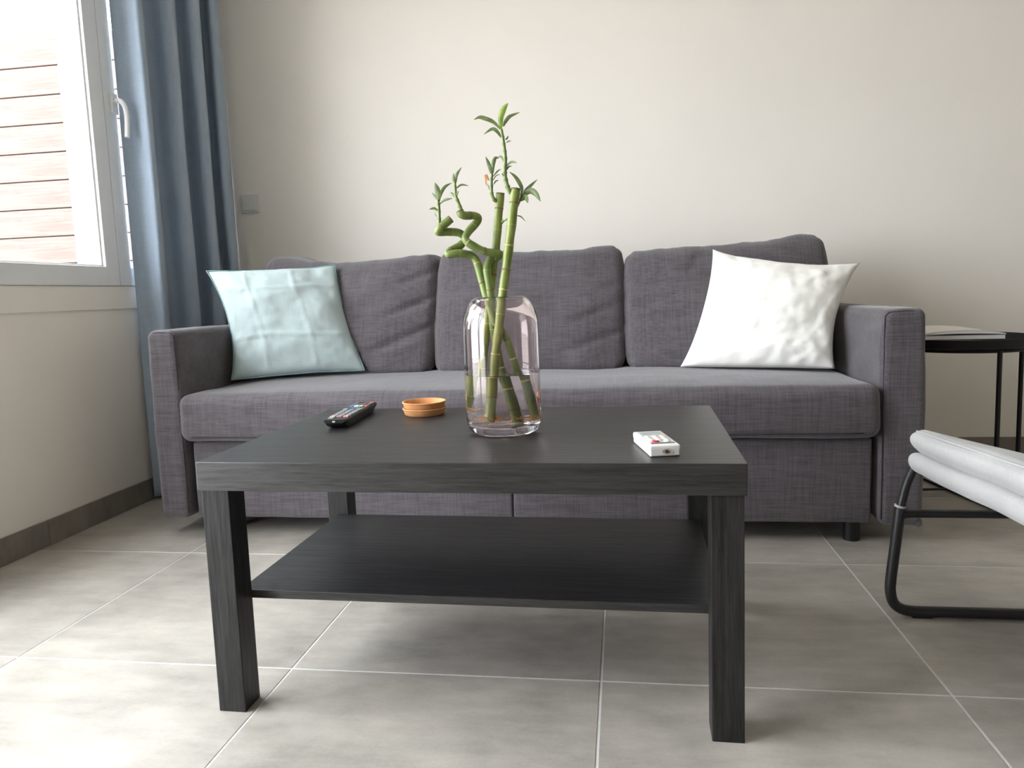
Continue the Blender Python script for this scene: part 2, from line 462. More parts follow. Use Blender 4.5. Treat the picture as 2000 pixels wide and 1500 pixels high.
# flaps of loose cover hanging at the arms' outer lower corners
spart('cover_hem', soft_box((.780, 2.045, .062), (.024, .070, .028), .011, (3, 6, 3), wob(.003, 20, 3)))
def seat_d(p, u):
    q = list(wob(.004, 5, 2.2)(p, u))
    if u[2] > 0: q[2] += .014*(1-abs(u[0])**4)*(1-abs(u[1])**6)
    q[1] -= .006*(1-u[2]**2)*(u[1] < -.5)*(1-u[0]**6)
    return q
seat = spart('seat', soft_box((-.3325, 2.36, .3685), (2.022, .75, .143), .032, (60, 26, 8), seat_d))
pp = [(-1.30, 1.9875, .3135), (-.33, 1.9815, .3125), (.63, 1.9875, .3135)]
obj('seam', rel(tube(smooth_path(pp, 10), .0016, 6), P0), M['seam'], seat, smooth=True)
# pull-out front in two upholstered panels that meet at a vertical seam
for (a, b, sd) in ((-1.325, -.3275, 3), (-.3255, .664, 8)):
    spart('front_panel', soft_box(((a+b)/2, 2.045, .173), (b-a, .04, .236), .008, (30, 2, 12), wob(.0025, 9, sd)))
spart('base_frame', box(-1.335, .675, 2.06, 3.03, .06, .30), M['seam'], smooth=False)
spart('backrest', soft_box((-.33, 2.955, .40), (2.01, .16, .66), .03, (20, 3, 10), wob(.004, 5, 4)))
for (x, y) in ((.622, 2.055), (-1.27, 2.055), (.6, 2.95), (-1.27, 2.95)):
    spart('foot', cyl((x, y, 0.0), .022, .062, 18), M['black'], auto=40)

# three loose back cushions
def cushion(x0, x1, prof, seed, lab, crease):
    W, H, T = x1-x0, .430, .21
    xc = (x0+x1)/2; e = empty('back_cushion', (xc, 2.615, .437), label=lab, cat='back cushion', group='sofa back cushions')
    def dp(p, u):
        x, y, z = p; t = (u[2]+1)/2
        top = prof((u[0]+1)/2)
        z = z*1.0 + (top-.845)*max(0, t)**1.5
        yy = y + .36*(z+H/2) 
        front = max(0, -u[1])
        b = (1-abs(u[0])**3.5)*(math.sin(math.pi*min(1, max(0, .12+.86*t))))**.7
        yy -= .042*b*front - .02
        x += .012*(1-u[2]**2)*(u[0])
        # pulled corners
        cr = abs(u[0])**6*abs(u[2])**6
        x -= .012*cr*math.copysign(1, u[0])
        # soft creases
        n1 = fbm((x*6+seed, z*6, seed*2), 3)
        w = 0
        for (cx, cz, ang, L, dep) in crease:
            dx, dz = u[0]-cx, u[2]-cz
            a = dx*math.cos(ang)+dz*math.sin(ang); c = -dx*math.sin(ang)+dz*math.cos(ang)
            w += dep*math.exp(-(c/.045)**2)*math.exp(-(a/L)**2)
        yy += front*(w - .008*n1)
        if u[2] > .8: z += .006*fbm((x*14+seed, y*6, 1.1), 2)
        return (x, yy-.11, z)
    g = soft_box((0, 0, H/2), (W, T, H), .034, (44, 8, 34), dp)
    c = obj('cover', g, M['sofa'], e, smooth=True)
    return e
def interp(tab):
    def f(t):
        for (a, va), (b, vb) in zip(tab, tab[1:]):
            if t <= b:
                s = (t-a)/(b-a); s = s*s*(3-2*s); return va+(vb-va)*s
        return tab[-1][1]
    return f
cushion(-1.335, -.663, interp([(0, .866), (.12, .863), (.28, .838), (.45, .830), (.62, .833), (.85, .843), (1, .846)]), 1.3,
        'charcoal back cushion behind the pale blue-green pillow', [(.75, .15, .5, .3, .016), (.85, -.25, .5, .35, .018), (.6, -.45, .35, .4, .012), (.8, .62, .45, .25, .012), (-.3, .6, 1.5, .25, .007), (-.05, .6, 1.5, .25, .007), (.2, .62, 1.5, .2, .006)])
cushion(-.655, .006, interp([(0, .858), (.15, .854), (.5, .842), (.72, .838), (.9, .851), (1, .850)]), 4.1,
        'charcoal back cushion in the middle, behind the glass vase', [(.7, -.05, .45, .3, .010), (.75, -.45, .45, .35, .014), (.85, .35, .4, .2, .008)])
cushion(.014, .685, interp([(0, .828), (.2, .830), (.45, .835), (.7, .842), (.88, .860), (1, .858)]), 7.7,
        'charcoal back cushion behind the white pillow, its corner tipped up', [(-.6, -.15, .1, .5, .008), (-.3, .7, 1.2, .2, .008), (-.7, .1, .6, .3, .008)])

# ------------------------------------------------------------------ pillows
def pillow(name, corners, T, mat, label, seed, sag, folds=None, wr=.006, pipe=None, pull=.9, flange=.0):
    TL, TR, BR, BL = [Vector(c) for c in corners]
    c0 = (TL+TR+BR+BL)/4; e = empty(name, ((BL+BR)/2), label=label, cat='pillow')
    nrm = ((TR-BL).cross(TL-BR)).normalized()
    if nrm.y > 0: nrm = -nrm
    N = 56
    def base(u, v):
        s, t = (u+1)/2, (v+1)/2
        p = BL*(1-s)*(1-t)+BR*s*(1-t)+TR*s*t+TL*(1-s)*t
        ex = (TR-TL+BR-BL)/2; ez = (TL-BL+TR-BR)/2
        # edges sag towards the middle between the corners
        p -= ex*sag[0 if u < 0 else 1]*math.copysign(abs(u)**3, u)*(1-v*v)**.9
        p -= ez*sag[2 if v > 0 else 3]*math.copysign(abs(v)**3, v)*(1-u*u)**.9
        p += nrm*(.008*fbm((u*1.6+seed, v*1.6, seed), 2))
        return p
    def thick(u, v):
        a = (1-abs(u)**2.2); b = (1-abs(v)**2.2)
        h = T/2*(max(0, a)*max(0, b))**.52
        return h
    V, F = [], []; G = {}
    for side in (1, -1):
        for i in range(N+1):
            for j in range(N+1):
                u = -1+2*i/N; v = -1+2*j/N
                u = math.copysign(abs(u)**.85, u); v = math.copysign(abs(v)**.85, v)
                rim = i in (0, N) or j in (0, N)
                if rim and side == -1: G[(side, i, j)] = G[(1, i, j)]; continue
                h = thick(u, v)
                m_ = min(1, h/(T*.2))
                n1 = fbm((u*3.1+seed, v*3.1+seed*2, side), 4)*wr*1.6 + fbm((u*8+seed, v*8, side*3), 3)*wr*.5
                # radial gathers near the corners
                n1 += wr*.9*math.sin(math.atan2(v, u)*22+seed)*(u*u*v*v)
                cr = 0
                for (kind, pos, dep) in (folds or []):
                    d = (u if kind == 'u' else v)-pos - .03*math.sin((v if kind == 'u' else u)*3+pos*9)
                    cr += dep*math.exp(-(d/.022)**2)
                p = base(u, v)+nrm*side*(h+(n1+cr)*m_)
                G[(side, i, j)] = len(V); V.append(tuple(p-e.location))
    for side in (1, -1):
        for i in range(N):
            for j in range(N):
                f = (G[(side, i, j)], G[(side, i+1, j)], G[(side, i+1, j+1)], G[(side, i, j+1)])
                F.append(f if side == 1 else f[::-1])
    cov = obj('cover', (V, F), mat, e, smooth=True)
    if pipe:
        pts = []
        K = 40
        for k in range(4*K):
            s = k//K; t = -1+2*(k % K)/K
            u, v = ((t, 1), (1, -t), (-t, -1), (-1, t))[s]
            pts.append(base(u, v)-e.location+nrm*.002)
        obj('edge_seam', tube(pts, pipe[0], 6, closed=True), pipe[1], e, smooth=True, label=pipe[2])
    return e
M['teal'] = linen('pale_blue_green_cotton', srgb(180, 195, 196), .05, 1400, .85, .12, .2)
M['tealseam'] = plain('blue_green_piping', srgb(128, 156, 156), .85, .2)
M['white'] = linen('white_cotton', srgb(243, 241, 235), .03, 1400, .85, .12, .2)
pillow('throw_pillow', [(-1.435, 2.36, .832), (-1.035, 2.535, .842), (-.892, 2.395, .466), (-1.31, 2.255, .456)], .13, M['teal'],
       'pale blue-green cotton pillow with creases leaning on the left arm', 2.4, (.08, .03, .03, .015),
       [('u', -.42, .004), ('u', .3, .0035), ('v', .52, .004), ('v', -.36, .004)], .0028, (.0028, M['tealseam'], 'darker blue-green edge piping'))
pillow('throw_pillow', [(.300, 2.46, .836), (.742, 2.40, .774), (.632, 2.262, .456), (.186, 2.385, .458)], .15, M['white'],
       'white cotton pillow leaning at the right end of the sofa', 6.3, (.05, .07, .07, .0), [], .0045)

# ------------------------------------------------------------------ coffee table
M['bb'] = woodgrain('black_brown_wood_foil', srgb(29, 28, 28), .45, 0, .44, .35, 1.0, 1.0)
M['bbv'] = woodgrain('black_brown_wood_foil_upright', srgb(36, 35, 35), .45, 2, .40, .35, 1.0, .45)
TW, TD, TH = .9045, .5506, .45
ct = empty('coffee_table', (-.72203, 1.10741, 0), -.017451, label='black-brown square-legged coffee table with a lower shelf', cat='table')
obj('tabletop', box(0, TW, 0, TD, .40, TH, .0015), M['bb'], ct)
for (x, y) in ((.004, .004), (TW-.054, .004), (.004, TD-.054), (TW-.054, TD-.054)):
    obj('leg', box(x, x+.05, y, y+.05, 0, .40, .0015), M['bbv'], ct)
obj('shelf', box(.03, TW-.03, .0545, TD-.0545, .188, .203, .001), M['bb'], ct)
# ------------------------------------------------------------------ glass vase with water
VC = (-.229, 1.352, .45)
q = NT('pink_glass'); q.set(Roughness=.0, IOR=1.46); q.b.inputs['Transmission Weight'].default_value = 1.0
q.b.inputs['Base Color'].default_value = (.988, .918, .928, 1); M['glass'] = q.m
q = NT('vase_water'); q.set(Roughness=.0, IOR=1.33); q.b.inputs['Transmission Weight'].default_value = 1.0
q.b.inputs['Base Color'].default_value = (.99, .985, .97, 1); M['water'] = q.m
va = empty('glass_vase', VC, label='pale pink clear glass vase holding bamboo stalks on the coffee table', cat='vase')
prof = [(0, 0.0005), (.052, .0005), (.060, .002), (.0665, .008), (.0705, .018), (.0722, .032), (.0725, .10), (.0725, .195), (.0715, .214), (.0685, .230), (.063, .2435), (.0555, .2535), (.048, .2592), (.0455, .2605), (.0435, .2600),
        (.0435, .2545), (.0465, .2505), (.053, .2445), (.0602, .2345), (.0655, .222), (.0688, .208), (.0700, .190), (.0700, .10), (.0698, .034), (.067, .025), (.060, .0195), (.050, .0175), (0, .0172)]
obj('vase_body', lathe(prof, (0, 0, 0), 96), M['glass'], va, smooth=True)
WL = .1155
wp = [(0, .0169), (.050, .0172), (.0601, .0192), (.0672, .0247), (.0700, .0338), (.0702, .10), (.0702, WL+.0012), (.0692, WL+.0002), (.066, WL), (0, WL)]
wa = obj('vase_water', lathe(wp, (0, 0, 0), 96), M['water'], smooth=True, auto=60, label='clear water filling the lower half of the pink vase', cat='water', kind='stuff')
wa.location = VC

# ------------------------------------------------------------------ bamboo
def bamboo_mat(name, c1, c2):
    q = NT(name); v = q.coords((1, 1, .25)); a = q.noise(v, 60, 4, .6); b = q.noise(q.coords((1, 1, 1)), 14, 2)
    s = q.math('ADD', q.math('MULTIPLY', a, .6), q.math('MULTIPLY', b, .4))
    q.color(q.ramp(s, [(.36, c1), (.64, c2)])); q.set(Roughness=.38)
    q.b.inputs['Specular IOR Level'].default_value = .4
    return q.m
M['stalk'] = bamboo_mat('bamboo_green', srgb(106, 120, 54), srgb(156, 166, 92))
M['curl'] = bamboo_mat('bamboo_mid_green', srgb(90, 110, 58), srgb(136, 150, 86))
M['node'] = plain('bamboo_node', srgb(196, 182, 126), .7, .2, var=.2, nscale=200)
M['scar'] = plain('brown_leaf_scar', srgb(132, 108, 78), .8, .2, var=.3, nscale=200)
M['cut'] = plain('dried_cut_end', srgb(128, 112, 84), .85, .2, var=.2, nscale=200)
M['shoot'] = bamboo_mat('young_shoot_green', srgb(98, 116, 66), srgb(146, 160, 100))
def leaf_mat(name, c1, c2):
    q = NT(name); a = q.noise(q.coords(), 90, 3)
    q.color(q.ramp(a, [(.35, c1), (.65, c2)])); q.set(Roughness=.45)
    q.b.inputs['Subsurface Weight'].default_value = 0.0
    tr = q.n('ShaderNodeBsdfTranslucent'); tr.inputs[0].default_value = c2
    mx = q.n('ShaderNodeMixShader'); mx.inputs[0].default_value = .35
    q.l(q.b.outputs[0], mx.inputs[1]); q.l(tr.outputs[0], mx.inputs[2]); q.l(mx.outputs[0], q.out.inputs['Surface'])
    return q.m
M['leaf'] = leaf_mat('bamboo_leaf', srgb(90, 108, 70), srgb(136, 152, 100))
M['leafy'] = leaf_mat('bright_bamboo_leaf', srgb(106, 138, 42), srgb(150, 174, 78))
M['dry'] = leaf_mat('withered_leaf', srgb(206, 150, 98), srgb(236, 184, 140))
M['root'] = plain('orange_roots', srgb(226, 164, 88), .8, .2, var=.25, nscale=120)
STALK={'A': [[-0.1909, 1.352, 0.9086], [-0.1991, 1.348, 0.8514], [-0.2074, 1.344, 0.795], [-0.2158, 1.342, 0.743], [-0.2241, 1.34, 0.6955], [-0.2317, 1.338, 0.6428], [-0.2391, 1.336, 0.5946], [-0.2427, 1.334, 0.5461], [-0.2458, 1.332, 0.5071], [-0.2487, 1.33, 0.4759]], 'B': [[-0.2237, 1.374, 0.9047], [-0.2296, 1.374, 0.8563], [-0.2355, 1.374, 0.8064], [-0.243, 1.372, 0.7591], [-0.2503, 1.37, 0.7154], [-0.2582, 1.368, 0.6615], [-0.2648, 1.366, 0.6123], [-0.2701, 1.364, 0.5727], [-0.2767, 1.362, 0.5279], [-0.2828, 1.36, 0.493]], 'D': [[-0.2955, 1.338, 0.8712], [-0.2928, 1.338, 0.8663], [-0.287, 1.342, 0.8636], [-0.2734, 1.352, 0.8639], [-0.2667, 1.362, 0.8617], [-0.2675, 1.365, 0.8554], [-0.2742, 1.362, 0.8468], [-0.2823, 1.356, 0.8371], [-0.2871, 1.344, 0.826], [-0.2866, 1.34, 0.8181], [-0.2772, 1.34, 0.8091], [-0.2562, 1.35, 0.7974], [-0.2385, 1.36, 0.7933], [-0.2287, 1.366, 0.7912], [-0.2326, 1.37, 0.7868], [-0.2412, 1.368, 0.7851], [-0.248, 1.36, 0.7773], [-0.251, 1.352, 0.7637], [-0.249, 1.348, 0.7463], [-0.2459, 1.348, 0.725], [-0.2451, 1.352, 0.6911], [-0.2438, 1.362, 0.6417], [-0.2375, 1.372, 0.5912], [-0.2299, 1.378, 0.5502], [-0.223, 1.382, 0.509], [-0.2169, 1.386, 0.4674]], 'C': [[-0.3171, 1.352, 0.8594], [-0.3284, 1.348, 0.8501], [-0.3368, 1.344, 0.8416], [-0.3405, 1.346, 0.8362], [-0.3361, 1.352, 0.8355], [-0.3276, 1.358, 0.8365], [-0.3115, 1.366, 0.8359], [-0.3015, 1.37, 0.8324], [-0.2972, 1.372, 0.8255], [-0.2981, 1.37, 0.8177], [-0.3052, 1.364, 0.8089], [-0.3156, 1.356, 0.8031], [-0.3215, 1.342, 0.7969], [-0.3208, 1.338, 0.7928], [-0.3138, 1.338, 0.7935], [-0.2984, 1.344, 0.7941], [-0.2835, 1.352, 0.791], [-0.2737, 1.356, 0.784], [-0.2679, 1.356, 0.7684], [-0.263, 1.354, 0.7459], [-0.2567, 1.352, 0.7225], [-0.2493, 1.35, 0.699], [-0.2387, 1.35, 0.6667], [-0.2214, 1.352, 0.6368], [-0.2096, 1.356, 0.5999], [-0.1996, 1.36, 0.5618], [-0.1918, 1.364, 0.5163], [-0.1848, 1.368, 0.4723]], 'Ash': [[-0.1989, 1.352, 0.9006], [-0.202, 1.348, 0.9049], [-0.2055, 1.348, 0.9135], [-0.2088, 1.348, 0.9285], [-0.2092, 1.348, 0.9425], [-0.2077, 1.348, 0.9572], [-0.208, 1.348, 0.9747], [-0.2098, 1.348, 0.9923], [-0.2108, 1.348, 1.0025], [-0.2131, 1.348, 1.0173]], 'A2': [[-0.196, 1.356, 0.8634], [-0.1903, 1.36, 0.8776], [-0.1833, 1.362, 0.8916], [-0.182, 1.362, 0.901]], 'B2': [[-0.2295, 1.37, 0.8903], [-0.2337, 1.366, 0.8919], [-0.2378, 1.364, 0.9023], [-0.2383, 1.364, 0.9137], [-0.2377, 1.364, 0.9306], [-0.2363, 1.364, 0.94]], 'C2': [[-0.3343, 1.346, 0.8416], [-0.3379, 1.346, 0.8485], [-0.3374, 1.346, 0.8599], [-0.3373, 1.346, 0.8826], [-0.3386, 1.346, 0.8959]], 'D2': [[-0.2926, 1.338, 0.872], [-0.2969, 1.338, 0.8853], [-0.3012, 1.338, 0.8977], [-0.3024, 1.338, 0.9137], [-0.3027, 1.338, 0.9286]], 'twig': [[-0.2217, 1.372, 0.8499], [-0.2182, 1.358, 0.8514], [-0.2084, 1.352, 0.8541]]}
LEAF=[('Ash', 0.00601, [[-0.2141, 1.348, 1.0155], [-0.2129, 1.346, 1.0388], [-0.2063, 1.344, 1.0524], [-0.1972, 1.342, 1.0612]]), ('Ash', 0.00385, [[-0.2091, 1.348, 1.0216], [-0.205, 1.3547, 1.0329], [-0.198, 1.3613, 1.0422], [-0.1795, 1.368, 1.0499]]), ('Ash', 0.00385, [[-0.2141, 1.348, 1.0165], [-0.227, 1.343, 1.0299], [-0.2421, 1.338, 1.0362], [-0.2506, 1.333, 1.0374], [-0.2603, 1.328, 1.0324]]), ('Ash', 0.00337, [[-0.2137, 1.348, 1.0018], [-0.2196, 1.3397, 1.0114], [-0.2275, 1.3313, 1.0147], [-0.2424, 1.323, 1.004]]), ('Ash', 0.00192, [[-0.2062, 1.348, 0.9976], [-0.204, 1.353, 1.0012], [-0.2017, 1.358, 1.0067]]), ('Ash', 0.0012, [[-0.2045, 1.348, 0.992], [-0.2013, 1.353, 0.9955], [-0.1963, 1.358, 0.9971]]), ('Ash', 0.00216, [[-0.2061, 1.348, 0.9497], [-0.1995, 1.344, 0.9551], [-0.1922, 1.34, 0.9558], [-0.1841, 1.336, 0.9528]]), ('Ash', 0.00192, [[-0.2064, 1.348, 0.9423], [-0.2032, 1.354, 0.9496], [-0.1973, 1.36, 0.9521]]), ('Ash', 0.0024, [[-0.2097, 1.348, 0.9545], [-0.2138, 1.3513, 0.9646], [-0.218, 1.3547, 0.9691], [-0.2234, 1.358, 0.9691]]), ('Ash', 0.00144, [[-0.2116, 1.348, 0.9315], [-0.2126, 1.343, 0.9345], [-0.2136, 1.338, 0.9365]]), ('A2', 0.00385, [[-0.1821, 1.362, 0.8991], [-0.18, 1.357, 0.9096], [-0.1847, 1.352, 0.9213], [-0.1913, 1.347, 0.9311], [-0.2007, 1.342, 0.9392]]), ('A2', 0.00337, [[-0.1823, 1.362, 0.8916], [-0.175, 1.3687, 0.9062], [-0.1648, 1.3753, 0.9169], [-0.1525, 1.382, 0.9285]]), ('A2', 0.00577, [[-0.1813, 1.362, 0.8943], [-0.1656, 1.3553, 0.9039], [-0.1535, 1.3487, 0.8977], [-0.1437, 1.342, 0.8816]]), ('A2', 0.00481, [[-0.1844, 1.362, 0.8879], [-0.1726, 1.347, 0.892], [-0.1663, 1.332, 0.8788]]), ('A2', 0.0012, [[-0.1931, 1.362, 0.861], [-0.1851, 1.367, 0.8592], [-0.1764, 1.372, 0.8497]]), ('B2', 0.00385, [[-0.2364, 1.364, 0.9372], [-0.2397, 1.359, 0.9535], [-0.2458, 1.354, 0.9716]]), ('B2', 0.00385, [[-0.2354, 1.364, 0.939], [-0.2343, 1.3673, 0.9573], [-0.2304, 1.3707, 0.9699], [-0.2232, 1.374, 0.97]]), ('B2', 0.00144, [[-0.2356, 1.364, 0.9343], [-0.2266, 1.3715, 0.9462], [-0.2208, 1.379, 0.9509]]), ('B2', 0.00144, [[-0.2348, 1.364, 0.9286], [-0.2278, 1.359, 0.9359], [-0.2181, 1.354, 0.9374]]), ('B2', 0.00144, [[-0.2342, 1.364, 0.9201], [-0.2308, 1.369, 0.9272], [-0.2257, 1.374, 0.9295]]), ('B2x', 0.00337, [[-0.2427, 1.364, 0.9281], [-0.2482, 1.359, 0.9371], [-0.2471, 1.354, 0.9166]]), ('B2', 0.00144, [[-0.2414, 1.364, 0.9101], [-0.2459, 1.369, 0.9195], [-0.2486, 1.374, 0.9251]]), ('C2', 0.00577, [[-0.3368, 1.346, 0.8921], [-0.3369, 1.342, 0.9104], [-0.3409, 1.338, 0.927]]), ('C2', 0.00337, [[-0.3357, 1.346, 0.8948], [-0.331, 1.35, 0.9112], [-0.3246, 1.354, 0.9208], [-0.3124, 1.358, 0.9273]]), ('C2', 0.0024, [[-0.3396, 1.346, 0.895], [-0.3455, 1.351, 0.9035], [-0.3524, 1.356, 0.9112]]), ('C2', 0.0024, [[-0.3371, 1.346, 0.8864], [-0.327, 1.3427, 0.8931], [-0.3173, 1.3393, 0.895], [-0.3066, 1.336, 0.8959]]), ('C2', 0.0024, [[-0.3386, 1.346, 0.8751], [-0.345, 1.341, 0.8796], [-0.3537, 1.336, 0.8776]]), ('C2', 0.00144, [[-0.3402, 1.346, 0.8638], [-0.3452, 1.351, 0.8683], [-0.3493, 1.356, 0.8729]]), ('D2', 0.00337, [[-0.3021, 1.338, 0.9202], [-0.3038, 1.335, 0.931], [-0.3027, 1.332, 0.9407]]), ('D2', 0.00288, [[-0.301, 1.338, 0.9229], [-0.2994, 1.343, 0.9394], [-0.2902, 1.348, 0.9537]]), ('D2', 0.00192, [[-0.3004, 1.338, 0.9136], [-0.2915, 1.343, 0.9203], [-0.2781, 1.348, 0.9184]]), ('D2', 0.00192, [[-0.3011, 1.338, 0.8986], [-0.2978, 1.333, 0.9034], [-0.2935, 1.328, 0.9081]]), ('D2', 0.0024, [[-0.3041, 1.338, 0.8969], [-0.3096, 1.342, 0.9043], [-0.3133, 1.346, 0.9087]])]
def leaf_geo(P, w, off):
    P = smooth_path(P, 6); n = len(P); V, F = [], []
    for i, p in enumerate(P):
        a = P[max(0, i-1)]; b = P[min(n-1, i+1)]; t = (b-a).normalized()
        s = t.cross(Vector((0.15, 1, .1))).normalized(); nn = s.cross(t)
        k = i/(n-1); ww = w*(math.sin(math.pi*min(1, (k*.92+.08)))**.8)*(1 if k < .98 else .3)
        for q in (-1, -.5, 0, .5, 1):
            V.append(tuple(p + s*ww*q + nn*ww*.35*(abs(q)-.5) - off))
    for i in range(n-1):
        for c in range(4):
            F.append((i*5+c, i*5+c+1, (i+1)*5+c+1, (i+1)*5+c))
    return V, F
def arclen(P):
    L = [0]
    for a, b in zip(P, P[1:]): L.append(L[-1]+(b-a).length)
    return L
def at_len(P, L, s):
    for i in range(len(P)-1):
        if L[i+1] >= s:
            t = (s-L[i])/max(1e-9, L[i+1]-L[i]); return P[i].lerp(P[i+1], t), (P[i+1]-P[i]).normalized()
    return P[-1], (P[-1]-P[-2]).normalized()
def stalk(key, r, mat, label, step, shoots, rootseed, flip):
    pts = STALK[key]
    base = Vector(pts[0] if pts[0][2] < pts[-1][2] else pts[-1])
    e = empty('bamboo_stalk', base, label=label, cat='bamboo', group='bamboo stalks in the vase')
    P = smooth_path(pts, 7); off = Vector(base); L = arclen(P)
    R = [r*(1.0+.05*math.sin(l*120)) for l in L]
    st = obj('stem', tube([p-off for p in P], R, 16, cap=True), mat, e, smooth=True, auto=60)
    cutp = Vector(pts[0] if pts[0][2] > pts[-1][2] else pts[-1]); tdir = (P[0]-P[1]).normalized() if pts[0][2] > pts[-1][2] else (P[-1]-P[-2]).normalized()
    obj('cut_end', tube([cutp-off-tdir*.002, cutp-off+tdir*.0012], [r*1.03, r*1.0], 16), M['cut'], e, smooth=True, auto=40)
    s = step*.6; k = 0
    while s < L[-1]-.008:
        p, t = at_len(P, L, s); p = p-off
        ring = [p-t*.0014, p-t*.0005, p, p+t*.0005, p+t*.0014]
        rr = [r*1.0, r*1.035, r*1.07, r*1.035, r*1.0]
        obj('node', tube(ring, rr, 16, cap=False), M['node'] if k % 3 else M['scar'], e, smooth=True)
        s += step*(.85+.3*random.random()); k += 1
    for (sk, r0, r1) in shoots:
        Q = smooth_path(STALK[sk], 5); n = len(Q)
        sh = obj('shoot', tube([p-off for p in Q], [r0+(r1-r0)*i/(n-1) for i in range(n)], 12), M['shoot'], e, smooth=True)
        # sheath rings up the shoot
        Ls = arclen(Q); ss = Ls[-1]*.12; 
        while ss < Ls[-1]*.9:
            p, t = at_len(Q, Ls, ss); rad = r0+(r1-r0)*ss/Ls[-1]
            obj('sheath', tube([p-off-t*.003, p-off, p-off+t*.002], [rad*1.02, rad*1.14, rad*1.3], 10, cap=False), M['shoot'], sh, smooth=True)
            ss += .013
        for (o_, w, lp) in LEAF:
            if o_.rstrip('x') != sk: continue
            big = (o_ in ('Ash', 'C2') and w > .0058)
            mt = M['dry'] if o_.endswith('x') else (M['leafy'] if big else M['leaf'])
            obj('leaf', leaf_geo(lp, w, off), mt, sh, smooth=True, label='withered orange leaf' if o_.endswith('x') else None)
    # roots at the foot
    rnd = random.Random(rootseed); G = []
    foot = Vector((base.x, base.y, max(base.z, .4685)))
    nr = dict(A=75, B=40, C=75, D=14)[key]
    for k in range(nr):
        a = rnd.uniform(0, 6.283); l = rnd.uniform(.005, .0145) if k % 9 else rnd.uniform(.016, .03); p = Vector((0, 0, rnd.uniform(-.001, .009)))+Vector((math.cos(a), math.sin(a), 0))*r*.7
        path = [p]; 
        for q_ in range(5):
            a += rnd.uniform(-.9, .9); p = p+Vector((math.cos(a), math.sin(a), rnd.uniform(-.55, .75)))*l/4
            w_ = foot+p; c = Vector((w_.x-VC[0], w_.y-VC[1], 0))
            if c.length > .064: c = c.normalized()*.064
            p = Vector((VC[0]+c.x, VC[1]+c.y, min(max(w_.z, .4695), .50)))-foot
            path.append(p)
        G.append(tube(smooth_path([x+foot-off for x in path], 3), rnd.uniform(.0003, .00055), 5))
    obj('roots', join(*G), M['root'], e, smooth=True, kind='stuff')
    return e
sa = stalk('A', .0088, M['stalk'], 'tallest straight bamboo stalk with a leafy shoot at its top', .043, [('Ash', .0042, .0026), ('A2', .0020, .0022)], 1, 0)
stalk('B', .0082, M['stalk'], 'straight bamboo stalk behind the tallest, a withered orange leaf on its shoot', .046, [('B2', .0034, .0024), ('twig', .002, .002)], 2, 0)
stalk('D', .0075, M['curl'], 'curled bamboo stalk whose coil reaches higher, beside the straight stalks', .04, [('D2', .0036, .0022)], 3, 0)
stalk('C', .0075, M['curl'], 'curled bamboo stalk reaching farthest left, its cut end sticking up', .04, [('C2', .0034, .0026)], 4, 0)

# ------------------------------------------------------------------ things lying on the table
M['terra'] = plain('terracotta', srgb(208, 150, 100), .75, .25, var=.07, nscale=40)
for k, (z, lab) in enumerate(((.45, 'lower of two stacked round terracotta saucers'), (.4645, 'upper of two stacked round terracotta saucers, empty and open'))):
    s = empty('terracotta_saucer', (-.448, 1.568, z), label=lab+' on the table', cat='saucer', group='stacked terracotta saucers')
    r = .0455
    obj('bowl', lathe([(0, .0004), (r-.003, .0004), (r-.001, .002), (r+.0022, .0125), (r+.0038, .0136), (r+.0042, .0150), (r+.0034, .0160), (r+.0005, .0160), (r-.001, .0145), (r-.004, .0045), (r-.006, .0036), (0, .0034)], (0, 0, 0), 64), M['terra'], s, smooth=True, auto=35)
# black remote
M['rem'] = plain('black_remote_plastic', srgb(30, 30, 31), .35, .5, var=.03)
M['remtop'] = plain('matt_black_face', srgb(58, 58, 57), .5, .4, var=.04)
def bcol(name, c): 
    if name not in M: M[name] = plain(name, c, .55, .3, var=.03)
    return M[name]
rm = empty('tv_remote', (-.5955, 1.505, .45), math.radians(3.6), label='black television remote with coloured buttons at the table\'s left end', cat='remote')
RL, RW, RT = .238, .050, .0205
V, F = [], []; secs = []
for i in range(33):
    t = i/32; y = -RL/2+RL*t
    e_ = min(t, 1-t); zb = .0135*max(0, 1-e_/.14)**1.6
    wt = RW/2*(1-.12*max(0, 1-e_/.03)**2); wb = wt*.78
    zt = RT-.0010*max(0, 1-e_/.02)
    sec = [(-wb, zb), (wb, zb), (wt*.96, zb+(zt-zb)*.45), (wt, zt-.002), (wt-.0015, zt), (-wt+.0015, zt), (-wt, zt-.002), (-wt*.96, zb+(zt-zb)*.45)]
    n0 = len(V); V += [(x, y, z+.0003) for x, z in sec]; secs.append(n0)
for a, b in zip(secs, secs[1:]):
    for k in range(8): F.append((a+k, a+(k+1) % 8, b+(k+1) % 8, b+k))
F.append(tuple(range(7, -1, -1))); F.append(tuple(secs[-1]+k for k in range(8)))
obj('case', (V, F), M['rem'], rm, smooth=True, auto=35)
obj('face_plate', box(-RW/2+.0025, RW/2-.0025, -RL/2+.004, RL/2-.004, RT-.0006, RT+.0008, .0004), M['remtop'], rm)
obj('end_window', box(-.004, .002, -RL/2-.0006, -RL/2+.004, .0155, .0185, .0005), bcol('pale_mark', srgb(210, 208, 204)), rm, label='small pale mark on the near end')
